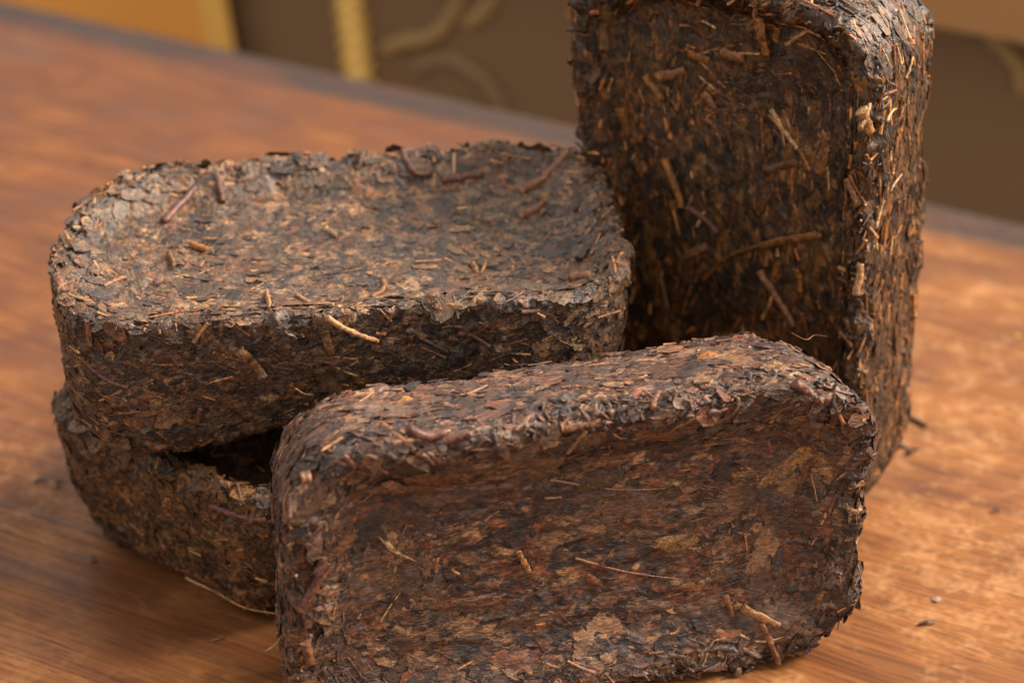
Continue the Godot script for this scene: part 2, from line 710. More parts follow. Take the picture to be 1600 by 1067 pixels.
	for k in int(s.plates):
		var j := clampi(acc.bsearch(rng.randf() * total), 6, nv - 8)
		var i := rng.randi() % nu
		var q := clampf(1.0 - pr[j].x / half, 0.0, 1.0)
		var n := (loc.basis * bn[j * nu + i]).normalized()
		if q < 0.12 or n.dot((to_eye - pos[j * nu + i]).normalized()) < 0.05:
			continue
		var ln := lerpf(0.005, s.plate_max, pow(rng.randf(), 1.6))
		var m := pressed_leaf(pos, nu, nv, i, j, s.step, rng.randfn(0.0, s.spread), ln, ln * rng.randf_range(0.3, 0.65), n)
		obj("tea_leaf", m, tone(pal[rng.randi() % pal.size()] * [0.8, 1.0, 1.25][rng.randi() % 3], 0.5, s.leaf_grain), root)
	var mat: StandardMaterial3D = s.material
	obj("leaf_scraps", heap.mesh(), mat, root).set_meta("kind", "stuff")
	obj("stem_scraps", sticks.mesh(), mat, root).set_meta("kind", "stuff")

func pressed_leaf(pos: PackedVector3Array, nu: int, nv: int, i: int, j: int, step: float, ang: float, ln: float, wd: float, out: Vector3) -> ArrayMesh:
	# a scrap of leaf pressed flat: it follows the surface, its edge torn
	var rows := maxi(6, int(ln / 0.0016))
	var along := maxf(pos[j * nu + (i + 4) % nu].distance_to(pos[j * nu + posmod(i - 4, nu)]) / 8.0, step * 0.3)
	var across := 7
	var p := PackedVector3Array()
	var blunt := rng.randf_range(0.2, 0.6)
	var skew := rng.randf_range(-0.3, 0.3)
	for r in rows:
		var t := r / (rows - 1.0)
		var w := pow(sin(PI * clampf(t * 0.86 + 0.07, 0, 1)), blunt)
		var l := rng.randf_range(0.65, 1.1)
		var rr := rng.randf_range(0.65, 1.1)
		for c in across:
			var g := c / (across - 1.0) * 2.0 - 1.0
			var x := (t - 0.5) * ln + rng.randf_range(-0.0005, 0.0005)
			var z := g * 0.5 * wd * w * (l if g < 0 else rr) + skew * (t - 0.5) * wd
			var fu := i + (cos(ang) * x - sin(ang) * z) / along
			var fv := clampf(j + (sin(ang) * x + cos(ang) * z) / step, 1, nv - 3)
			var i0 := int(floor(fu))
			var j0 := int(floor(fv))
			var a := pos[j0 * nu + posmod(i0, nu)].lerp(pos[j0 * nu + posmod(i0 + 1, nu)], fu - i0)
			var b := pos[(j0 + 1) * nu + posmod(i0, nu)].lerp(pos[(j0 + 1) * nu + posmod(i0 + 1, nu)], fu - i0)
			var edge := maxf(absf(g), absf(t * 2.0 - 1.0))
			var rise := 0.00042 - 0.00030 * pow(edge, 4.0) + (0.00018 if c == 3 else 0.0) + rng.randf_range(-0.00012, 0.00012)
			p.append(a.lerp(b, fv - j0) + out * rise)
	return grid_mesh(p, across, rows, false)

func hero(s: Dictionary, root: Node3D, loc: Transform3D, h: Array, sp: PackedVector3Array, sn: PackedVector3Array, pos: PackedVector3Array, pr: PackedVector2Array, nu: int, nv: int) -> void:
	# a twig that can be told apart: kind, points in the brick's own frame, width, colour, the axis along which it is laid on the surface
	var raw := PackedVector3Array(h[1])
	var w: float = h[2]
	var ax: int = absi(h[4]) - 1
	if ax < 3:
		for k in raw.size():
			var best := 9.0
			var to := raw[k]
			for q in sp.size():
				if sn[q][ax] * signf(h[4]) < 0.35 or (ax != 1 and sp[q][ax] * h[4] < 0.0):
					continue
				var e := sp[q] - raw[k]
				e[ax] = 0.0
				var l := e.length_squared()
				if l < best:
					best = l
					to[ax] = sp[q][ax]
			to[ax] += signf(h[4]) * (w * 0.18 + 0.0003)
			raw[k] = to
	var pts: PackedVector3Array = loc * raw
	var c: Color = h[3]
	var m: ArrayMesh
	if h[0] == "leaf":
		var out := Vector3.ZERO
		out[ax] = signf(h[4])
		var mid := (raw[0] + raw[raw.size() - 1]) / 2
		var near := 0
		for q in sp.size():
			if sn[q].dot(out) > 0.3 and sp[q].distance_squared_to(mid) < sp[near].distance_squared_to(mid):
				near = q
		var per := (nu + 2) / 3
		var j := clampi(near / per * 2, 3, nv - 6)
		var i := near % per * 3
		var tu := (pos[j * nu + (i + 2) % nu] - pos[j * nu + posmod(i - 2, nu)]).normalized()
		var tv := (pos[(j + 2) * nu + i] - pos[(j - 2) * nu + i]).normalized()
		var along := pts[pts.size() - 1] - pts[0]
		m = pressed_leaf(pos, nu, nv, i, j, s.step, atan2(along.dot(tv), along.dot(tu)), along.length(), w, (loc.basis * out).normalized())
		obj("tea_leaf", m, tone(c), root)
	else:
		m = rod_mesh(pts, w / 2, h[0])
		obj("tea_fibre" if h[0] == "fibre" else "tea_stem", m, tone(c), root)

func rod_mesh(way: PackedVector3Array, rad: float, kind: String) -> ArrayMesh:
	var cv := Curve3D.new()
	for k in way.size():
		var t := Vector3.ZERO
		if k > 0 and k < way.size() - 1:
			t = (way[k + 1] - way[k - 1]) / 6.0
		cv.add_point(way[k], -t, t)
	var rings := maxi(4, way.size() * 5)
	var sides := 7
	var pos := PackedVector3Array()
	var ln := cv.get_baked_length()
	var kink := 0.0
	for r in rings + 2:
		var t := clampf((r - 1.0) / (rings - 1.0), 0, 1)
		var p := cv.sample_baked(ln * t, true)
		var q := cv.sample_baked(minf(ln, ln * t + ln * 0.02), true) - cv.sample_baked(maxf(0, ln * t - ln * 0.02), true)
		var ax := q.normalized()
		var a := ax.cross(Vector3(0.3, 0.9, 0.2)).normalized()
		var b := ax.cross(a)
		var rr := rad * (1.0 - 0.25 * t)
		if kind == "fibre":
			rr *= 1.0 - 0.5 * t
		if kind == "sliver":
			rr *= rng.randf_range(0.8, 1.15)
		if r == 0 or r == rings + 1:
			rr *= 0.05
		kink = clampf(kink + rng.randf_range(-0.25, 0.25) * rr, -0.5 * rad, 0.5 * rad)
		for c in sides:
			var g := TAU * c / sides
			var k2 := 0.5 if kind == "sliver" else 1.0
			var v := rng.randf_range(0.84, 1.16)
			pos.append(p + a * kink + (a * cos(g) * rr * k2 + -b * sin(g) * rr) * v)
	return grid_mesh(pos, sides, rings + 2, true)

func pose(at: Vector3, yaw: float, tx: float, rz: float, upright: bool) -> Transform3D:
	var b := Basis(Vector3.UP, yaw) * Basis(Vector3.RIGHT, tx) * Basis(Vector3.BACK, rz)
	if upright:
		b = b * Basis(Vector3.RIGHT, PI / 2)
	return Transform3D(b, at)

func bricks() -> void:
	# tones of pressed leaf, as linear albedo
	var red_brown := [Color(0.074, 0.043, 0.032), Color(0.056, 0.035, 0.028), Color(0.105, 0.058, 0.040), Color(0.038, 0.032, 0.033), Color(0.140, 0.083, 0.052), Color(0.086, 0.055, 0.042), Color(0.064, 0.044, 0.037), Color(0.030, 0.026, 0.028), Color(0.190, 0.122, 0.075), Color(0.098, 0.066, 0.053), Color(0.050, 0.035, 0.030), Color(0.112, 0.050, 0.030)]
	var grey_brown := [Color(0.080, 0.054, 0.038), Color(0.108, 0.072, 0.046), Color(0.044, 0.036, 0.034), Color(0.150, 0.098, 0.056), Color(0.060, 0.040, 0.029), Color(0.086, 0.065, 0.052), Color(0.035, 0.028, 0.026), Color(0.195, 0.130, 0.076), Color(0.090, 0.049, 0.030), Color(0.052, 0.039, 0.033), Color(0.125, 0.066, 0.038)]
	var ochre_brown := [Color(0.064, 0.036, 0.017), Color(0.092, 0.052, 0.022), Color(0.042, 0.026, 0.016), Color(0.125, 0.072, 0.028), Color(0.056, 0.036, 0.021), Color(0.032, 0.023, 0.018), Color(0.165, 0.080, 0.030), Color(0.074, 0.044, 0.021)]
	var deep_brown := [Color(0.046, 0.026, 0.013), Color(0.070, 0.038, 0.016), Color(0.032, 0.020, 0.012), Color(0.105, 0.056, 0.020), Color(0.027, 0.019, 0.015), Color(0.056, 0.030, 0.015), Color(0.145, 0.070, 0.024), Color(0.040, 0.024, 0.014)]
	var wood := [Color(0.19, 0.095, 0.040), Color(0.28, 0.155, 0.067), Color(0.13, 0.06, 0.033), Color(0.10, 0.048, 0.033), Color(0.36, 0.215, 0.10), Color(0.22, 0.10, 0.038), Color(0.08, 0.043, 0.030)]
	var wood_dark := [Color(0.14, 0.066, 0.040), Color(0.095, 0.045, 0.032), Color(0.21, 0.105, 0.055), Color(0.065, 0.038, 0.031), Color(0.30, 0.165, 0.083), Color(0.12, 0.052, 0.030)]
	var wood_orange := [Color(0.27, 0.118, 0.037), Color(0.20, 0.088, 0.031), Color(0.34, 0.17, 0.06), Color(0.14, 0.063, 0.028), Color(0.44, 0.27, 0.12), Color(0.23, 0.092, 0.028), Color(0.09, 0.045, 0.027)]
	var shiny := tea_material(0.50, 0.45, 0.085)
	var dull := tea_material(0.48, 0.45, 0.085)
	var streaked := tea_material(0.54, 0.42, 0.075, Vector3(7, 15, 15))
	var upright := tea_material(0.48, 0.45, 0.085, Vector3(14, 6, 14))
	var common := {
		"step": 0.0009, "r": 0.034, "draft": 0.003, "round_bottom": 0.009, "round_top": 0.0035, "belly": 1.6, "arch": 0.006,
		"dish": 0.007, "dish2": 0.002, "rim": 0.004, "slope": 0.016, "wander": 0.003, "wave": 0.0025, "bow": 0.0, "groove": Vector3(0, 0, 1),
		"sag": 0.0, "taper": 0.0, "lift": 0.0, "lift_x": 0.0, "lift_w": 0.05, "rough": 1.0, "stretch": Vector3(0.6, 1.0, 1.0), "max_parts": 220, "spread": 0.5, "dish_stems": 0.3, "dish_leaves": 0.6, "side_leaves": 0.8, "rim_rough": 0.6, "plates": 70, "plate_max": 0.017, "leaf_grain": Vector3(16, 16, 16),
		"leaf_max": 0.011, "stem_max": 0.013, "leaves": 14000, "stems": 1500, "on_table": true, "offset": Vector3.ZERO, "heroes": [],
	}
	var lower := common.duplicate()
	lower.merge({
		"seed": 21, "lx": 0.1403, "lz": 0.205, "t": 0.0575, "r": 0.032, "draft": 0.0105, "round_bottom": 0.005, "belly": 1.3, "arch": 0.0, "dish": 0.014, "dish2": 0.0, "rim": 0.008, "slope": 0.010,
		"frame": pose(Vector3(-0.0758, 0.0578, -0.8483), -0.6237, -0.0092, -0.042, false), "yaw": -0.6237,
		"label": "dark olive brown tea brick lying flat under the dished grey brown one", "palette": ochre_brown, "leaf_palette": ochre_brown, "stem_palette": wood,
		"material": dull, "offset": Vector3(3.1, 1.7, 0.4), "leaves": 12000, "stems": 900, "max_parts": 180, "stretch": Vector3(0.8, 0.8, 0.8), "spread": 1.0,
		"heroes": lower_twigs(),
	}, true)
	tea_brick(lower)
	var upper := common.duplicate()
	upper.merge({
		"seed": 22, "wave": 0.0022, "round_top": 0.0014, "rim": 0.003, "rim_rough": 0.5, "plates": 170, "dish_leaves": 0.4, "side_leaves": 0.55, "lx": 0.213, "lz": 0.1165, "t": 0.0625, "frame": pose(Vector3(-0.0646, 0.1363, -0.8126), 0.1579, 0.1067, -0.0009, false), "yaw": 0.1579,
		"label": "grey brown tea brick with its shallow dished top facing up, lying on another brick", "palette": grey_brown, "leaf_palette": grey_brown, "stem_palette": wood,
		"material": shiny, "offset": Vector3(0.7, 4.2, 2.3), "on_table": false, "arch": 0.004, "taper": 0.015, "sag": 0.024, "lift": 0.007, "lift_x": -0.018, "lift_w": 0.036, "groove": Vector3(0.043, 0.0022, 0.003),
		"dish": 0.005, "dish2": 0.004, "stretch": Vector3(0.75, 1.0, 1.0), "leaves": 15000, "stems": 1500, "heroes": upper_twigs(),
	}, true)
	tea_brick(upper)
	var tall := common.duplicate()
	tall.merge({
		"seed": 23, "wander": 0.0016, "lx": 0.1285, "lz": 0.2224, "t": 0.0612, "frame": pose(Vector3(0.0792, 0.1107, -0.8343), -0.6245, 0.0261, 0.012, true), "yaw": -0.6245,
		"label": "tall dark tea brick standing on its short end at the back right", "palette": deep_brown, "leaf_palette": deep_brown, "stem_palette": wood_orange,
		"material": upright, "offset": Vector3(1.9, 0.3, 5.5), "dish": 0.012, "slope": 0.012, "round_top": 0.0025, "stems": 3000, "stem_max": 0.016, "max_parts": 280, "stretch": Vector3(1, 0.9, 0.5), "spread": 0.36, "dish_stems": 0.65,
		"r": 0.027, "heroes": tall_twigs(),
	}, true)
	tea_brick(tall)
	var front := common.duplicate()
	front.merge({
		"seed": 24, "lx": 0.2105, "lz": 0.1195, "t": 0.0496, "frame": pose(Vector3(0.0262, 0.0578, -0.6971), 0.2737, 0.0274, 0.0067, true), "yaw": 0.2737,
		"label": "reddish brown tea brick in front, standing on its long edge, dished face showing", "palette": red_brown, "leaf_palette": red_brown, "stem_palette": wood_dark,
		"material": streaked, "offset": Vector3(2.6, 2.9, 1.1), "step": 0.0008, "dish": 0.0062, "dish2": 0.002, "rim": 0.004, "slope": 0.024, "groove": Vector3(-0.003, 0.004, 0.012),
		"stretch": Vector3(0.45, 1.0, 1.0), "rim_rough": 0.9, "plates": 300, "plate_max": 0.026, "leaf_grain": Vector3(8, 20, 20), "dish_leaves": 0.3, "side_leaves": 0.35, "r": 0.031, "wander": 0.0018, "leaf_max": 0.011, "leaves": 17000, "stems": 1900, "max_parts": 290, "dish_stems": 0.12, "spread": 0.4, "heroes": front_twigs(),
	}, true)
	tea_brick(front)

func lower_twigs() -> Array:
	return [
		["leaf", [Vector3(-0.0032, -0.0415, 0.1000), Vector3(-0.0002, -0.0331, 0.1000)], 0.0080, Color(0.17, 0.10, 0.05), 3],
		["fibre", [Vector3(0.0122, -0.0496, 0.0990), Vector3(0.0280, -0.0494, 0.0990), Vector3(0.0421, -0.0500, 0.0990), Vector3(0.0576, -0.0459, 0.0990)], 0.0011, Color(0.32, 0.19, 0.09), 10],
		["rod", [Vector3(0.0288, -0.0085, 0.1000), Vector3(0.0415, -0.0076, 0.1000), Vector3(0.0541, -0.0053, 0.1000)], 0.0030, Color(0.11, 0.05, 0.035), 3],
	]

func upper_twigs() -> Array:
	return [
		["rod", [Vector3(-0.0668, 0.0010, -0.0277), Vector3(-0.0568, 0.0010, -0.0422), Vector3(-0.0454, 0.0010, -0.0569)], 0.0032, Color(0.11, 0.05, 0.035), 2],
		["rod", [Vector3(-0.0445, 0.0020, -0.0489), Vector3(-0.0434, 0.0020, -0.0372)], 0.0030, Color(0.11, 0.05, 0.035), 2],
		["sliver", [Vector3(-0.0049, -0.0060, -0.0161), Vector3(-0.0010, -0.0060, -0.0108)], 0.0028, Color(0.42, 0.30, 0.17), 2],
		["rod", [Vector3(-0.0203, -0.0030, 0.0345), Vector3(-0.0145, -0.0030, 0.0431), Vector3(-0.0078, -0.0030, 0.0508)], 0.0018, Color(0.32, 0.19, 0.09), 2],
		["rod", [Vector3(0.0122, -0.0060, 0.0260), Vector3(0.0115, -0.0060, 0.0361), Vector3(0.0064, -0.0060, 0.0437)], 0.0022, Color(0.20, 0.10, 0.05), 2],
		["sliver", [Vector3(-0.0309, -0.0030, 0.0322), Vector3(-0.0302, -0.0030, 0.0419), Vector3(-0.0310, -0.0030, 0.0520)], 0.0030, Color(0.32, 0.19, 0.09), 2],
		["rod", [Vector3(0.0438, 0.0030, -0.0421), Vector3(0.0514, 0.0030, -0.0416), Vector3(0.0605, 0.0030, -0.0420)], 0.0040, Color(0.11, 0.05, 0.035), 2],
		["rod", [Vector3(0.0296, 0.0030, -0.0553), Vector3(0.0335, 0.0030, -0.0454), Vector3(0.0406, 0.0030, -0.0451)], 0.0034, Color(0.11, 0.05, 0.035), 2],
		["sliver", [Vector3(0.0498, 0.0040, -0.0520), Vector3(0.0494, 0.0040, -0.0437)], 0.0026, Color(0.42, 0.30, 0.17), 2],
		["rod", [Vector3(0.0742, 0.0010, -0.0315), Vector3(0.0842, 0.0010, -0.0374), Vector3(0.0952, 0.0010, -0.0443)], 0.0032, Color(0.20, 0.10, 0.05), 2],
		["sliver", [Vector3(0.0481, -0.0050, 0.0141), Vector3(0.0484, -0.0050, 0.0233)], 0.0030, Color(0.32, 0.19, 0.09), 2],
		["sliver", [Vector3(0.0524, -0.0050, 0.0147), Vector3(0.0494, -0.0050, 0.0234)], 0.0030, Color(0.32, 0.19, 0.09), 2],
		["rod", [Vector3(0.0709, -0.0070, -0.0148), Vector3(0.0820, -0.0070, -0.0232)], 0.0030, Color(0.20, 0.10, 0.05), 2],
		["rod", [Vector3(0.0874, 0.0010, 0.0225), Vector3(0.0981, 0.0010, 0.0117)], 0.0034, Color(0.045, 0.03, 0.025), 2],
		["rod", [Vector3(0.0823, -0.0010, 0.0350), Vector3(0.0894, -0.0010, 0.0386)], 0.0044, Color(0.20, 0.10, 0.05), 2],
		["sliver", [Vector3(-0.0657, -0.0060, -0.0022), Vector3(-0.0647, -0.0060, 0.0084)], 0.0040, Color(0.17, 0.10, 0.05), 2],
		["rod", [Vector3(-0.0570, -0.0060, -0.0085), Vector3(-0.0512, -0.0060, -0.0041)], 0.0035, Color(0.24, 0.11, 0.03), 2],
		["rod", [Vector3(-0.0112, -0.0001, 0.0590), Vector3(-0.0026, -0.0064, 0.0590), Vector3(0.0070, -0.0122, 0.0590)], 0.0026, Color(0.32, 0.19, 0.09), 3],
		["sliver", [Vector3(-0.0432, -0.0111, 0.0590), Vector3(-0.0394, -0.0165, 0.0590), Vector3(-0.0346, -0.0237, 0.0590)], 0.0050, Color(0.17, 0.10, 0.05), 3],
		["rod", [Vector3(-0.0959, -0.0010, 0.0590), Vector3(-0.0959, -0.0114, 0.0590)], 0.0028, Color(0.20, 0.10, 0.05), 3],
		["rod", [Vector3(-0.0983, -0.0189, 0.0590), Vector3(-0.0923, -0.0234, 0.0590), Vector3(-0.0834, -0.0259, 0.0590)], 0.0022, Color(0.11, 0.05, 0.035), 3],
		["rod", [Vector3(0.0170, -0.0093, 0.0580), Vector3(0.0246, -0.0153, 0.0580), Vector3(0.0329, -0.0208, 0.0580)], 0.0026, Color(0.045, 0.03, 0.025), 3],
		["rod", [Vector3(0.0364, -0.0121, 0.0580), Vector3(0.0423, -0.0149, 0.0580), Vector3(0.0483, -0.0182, 0.0580)], 0.0022, Color(0.11, 0.05, 0.035), 3],
		["rod", [Vector3(-0.0582, -0.0374, 0.0590), Vector3(-0.0598, -0.0447, 0.0590)], 0.0024, Color(0.11, 0.05, 0.035), 3],
		["sliver", [Vector3(-0.0125, -0.0061, 0.0590), Vector3(-0.0098, -0.0163, 0.0590)], 0.0042, Color(0.17, 0.10, 0.05), 3],
	]

func tall_twigs() -> Array:
	return [
		["sliver", [Vector3(0.0159, -0.0060, -0.0612), Vector3(0.0216, -0.0060, -0.0538), Vector3(0.0284, -0.0060, -0.0482)], 0.0030, Color(0.42, 0.30, 0.17), 2],
		["rod", [Vector3(-0.0310, -0.0060, -0.0298), Vector3(-0.0257, -0.0060, -0.0205), Vector3(-0.0215, -0.0060, -0.0111)], 0.0036, Color(0.24, 0.11, 0.03), 2],
		["rod", [Vector3(-0.0206, -0.0060, -0.0113), Vector3(-0.0132, -0.0060, -0.0076), Vector3(-0.0067, -0.0060, -0.0027)], 0.0030, Color(0.11, 0.05, 0.035), 2],
		["rod", [Vector3(-0.0133, -0.0070, 0.0205), Vector3(-0.0020, -0.0070, 0.0069), Vector3(0.0126, -0.0070, -0.0025)], 0.0022, Color(0.13, 0.062, 0.024), 2],
		["sliver", [Vector3(0.0132, -0.0060, -0.0030), Vector3(0.0245, -0.0060, -0.0093), Vector3(0.0413, -0.0060, -0.0162)], 0.0040, Color(0.18, 0.082, 0.027), 2],
		["rod", [Vector3(0.0133, -0.0060, 0.0081), Vector3(0.0221, -0.0060, 0.0185), Vector3(0.0303, -0.0060, 0.0276)], 0.0032, Color(0.20, 0.10, 0.05), 2],
		["sliver", [Vector3(-0.0202, -0.0060, -0.0765), Vector3(-0.0113, -0.0060, -0.0749)], 0.0044, Color(0.24, 0.11, 0.03), 2],
		["sliver", [Vector3(-0.0059, -0.0060, -0.0802), Vector3(0.0046, -0.0060, -0.0797)], 0.0050, Color(0.20, 0.10, 0.05), 2],
		["sliver", [Vector3(-0.0136, -0.0060, -0.0620), Vector3(-0.0073, -0.0060, -0.0567)], 0.0050, Color(0.20, 0.10, 0.05), 2],
		["rod", [Vector3(-0.0394, -0.0060, -0.0639), Vector3(-0.0321, -0.0060, -0.0546)], 0.0034, Color(0.24, 0.11, 0.03), 2],
		["sliver", [Vector3(0.0122, -0.0060, -0.0990), Vector3(0.0143, -0.0060, -0.0834)], 0.0050, Color(0.24, 0.11, 0.03), 2],
		["sliver", [Vector3(0.0185, -0.0060, -0.0957), Vector3(0.0167, -0.0060, -0.0882)], 0.0035, Color(0.24, 0.11, 0.03), 2],
		["sliver", [Vector3(-0.0341, -0.0060, -0.0639), Vector3(-0.0217, -0.0060, -0.0691)], 0.0050, Color(0.20, 0.10, 0.05), 2],
		["leaf", [Vector3(-0.0145, -0.0060, -0.0509), Vector3(-0.0067, -0.0060, -0.0456)], 0.0040, Color(0.20, 0.10, 0.05), 2],
		["leaf", [Vector3(-0.0073, -0.0060, -0.0501), Vector3(-0.0001, -0.0060, -0.0460)], 0.0030, Color(0.20, 0.10, 0.05), 2],
		["sliver", [Vector3(-0.0498, -0.0040, -0.0483), Vector3(-0.0491, -0.0040, -0.0389)], 0.0060, Color(0.24, 0.11, 0.03), 2],
		["fibre", [Vector3(-0.0196, -0.0030, -0.1035), Vector3(-0.0054, -0.0030, -0.0972), Vector3(0.0080, -0.0030, -0.0896)], 0.0008, Color(0.11, 0.05, 0.035), 2],
		["leaf", [Vector3(0.0128, -0.0060, -0.0358), Vector3(0.0296, -0.0060, -0.0437)], 0.0040, Color(0.10, 0.05, 0.022), 2],
		["sliver", [Vector3(0.0299, -0.0060, 0.0024), Vector3(0.0323, -0.0060, 0.0129)], 0.0040, Color(0.24, 0.11, 0.03), 2],
		["leaf", [Vector3(-0.0223, -0.0060, 0.0132), Vector3(-0.0118, -0.0060, 0.0034)], 0.0040, Color(0.20, 0.10, 0.05), 2],
		["rod", [Vector3(0.0571, 0.0020, -0.0480), Vector3(0.0627, 0.0020, -0.0389)], 0.0040, Color(0.20, 0.10, 0.05), 2],
		["sliver", [Vector3(0.0650, -0.0240, -0.0810), Vector3(0.0650, -0.0295, -0.0877)], 0.0026, Color(0.42, 0.30, 0.17), 1],
		["sliver", [Vector3(0.0650, 0.0098, -0.0731), Vector3(0.0650, 0.0006, -0.0792)], 0.0044, Color(0.32, 0.19, 0.09), 1],
		["sliver", [Vector3(0.0650, 0.0103, -0.0813), Vector3(0.0650, -0.0001, -0.0689)], 0.0050, Color(0.32, 0.19, 0.09), 1],
		["fibre", [Vector3(0.0655, -0.0069, -0.0708), Vector3(0.0655, -0.0152, -0.0716), Vector3(0.0655, -0.0260, -0.0697), Vector3(0.0655, -0.0278, -0.0727)], 0.0014, Color(0.42, 0.30, 0.17), 1],
		["fibre", [Vector3(0.0655, -0.0086, -0.0260), Vector3(0.0655, -0.0131, -0.0335), Vector3(0.0655, -0.0193, -0.0389), Vector3(0.0655, -0.0273, -0.0411)], 0.0016, Color(0.42, 0.30, 0.17), 1],
		["rod", [Vector3(0.0650, 0.0040, -0.0031), Vector3(0.0650, 0.0013, -0.0154)], 0.0035, Color(0.32, 0.19, 0.09), 1],
	]

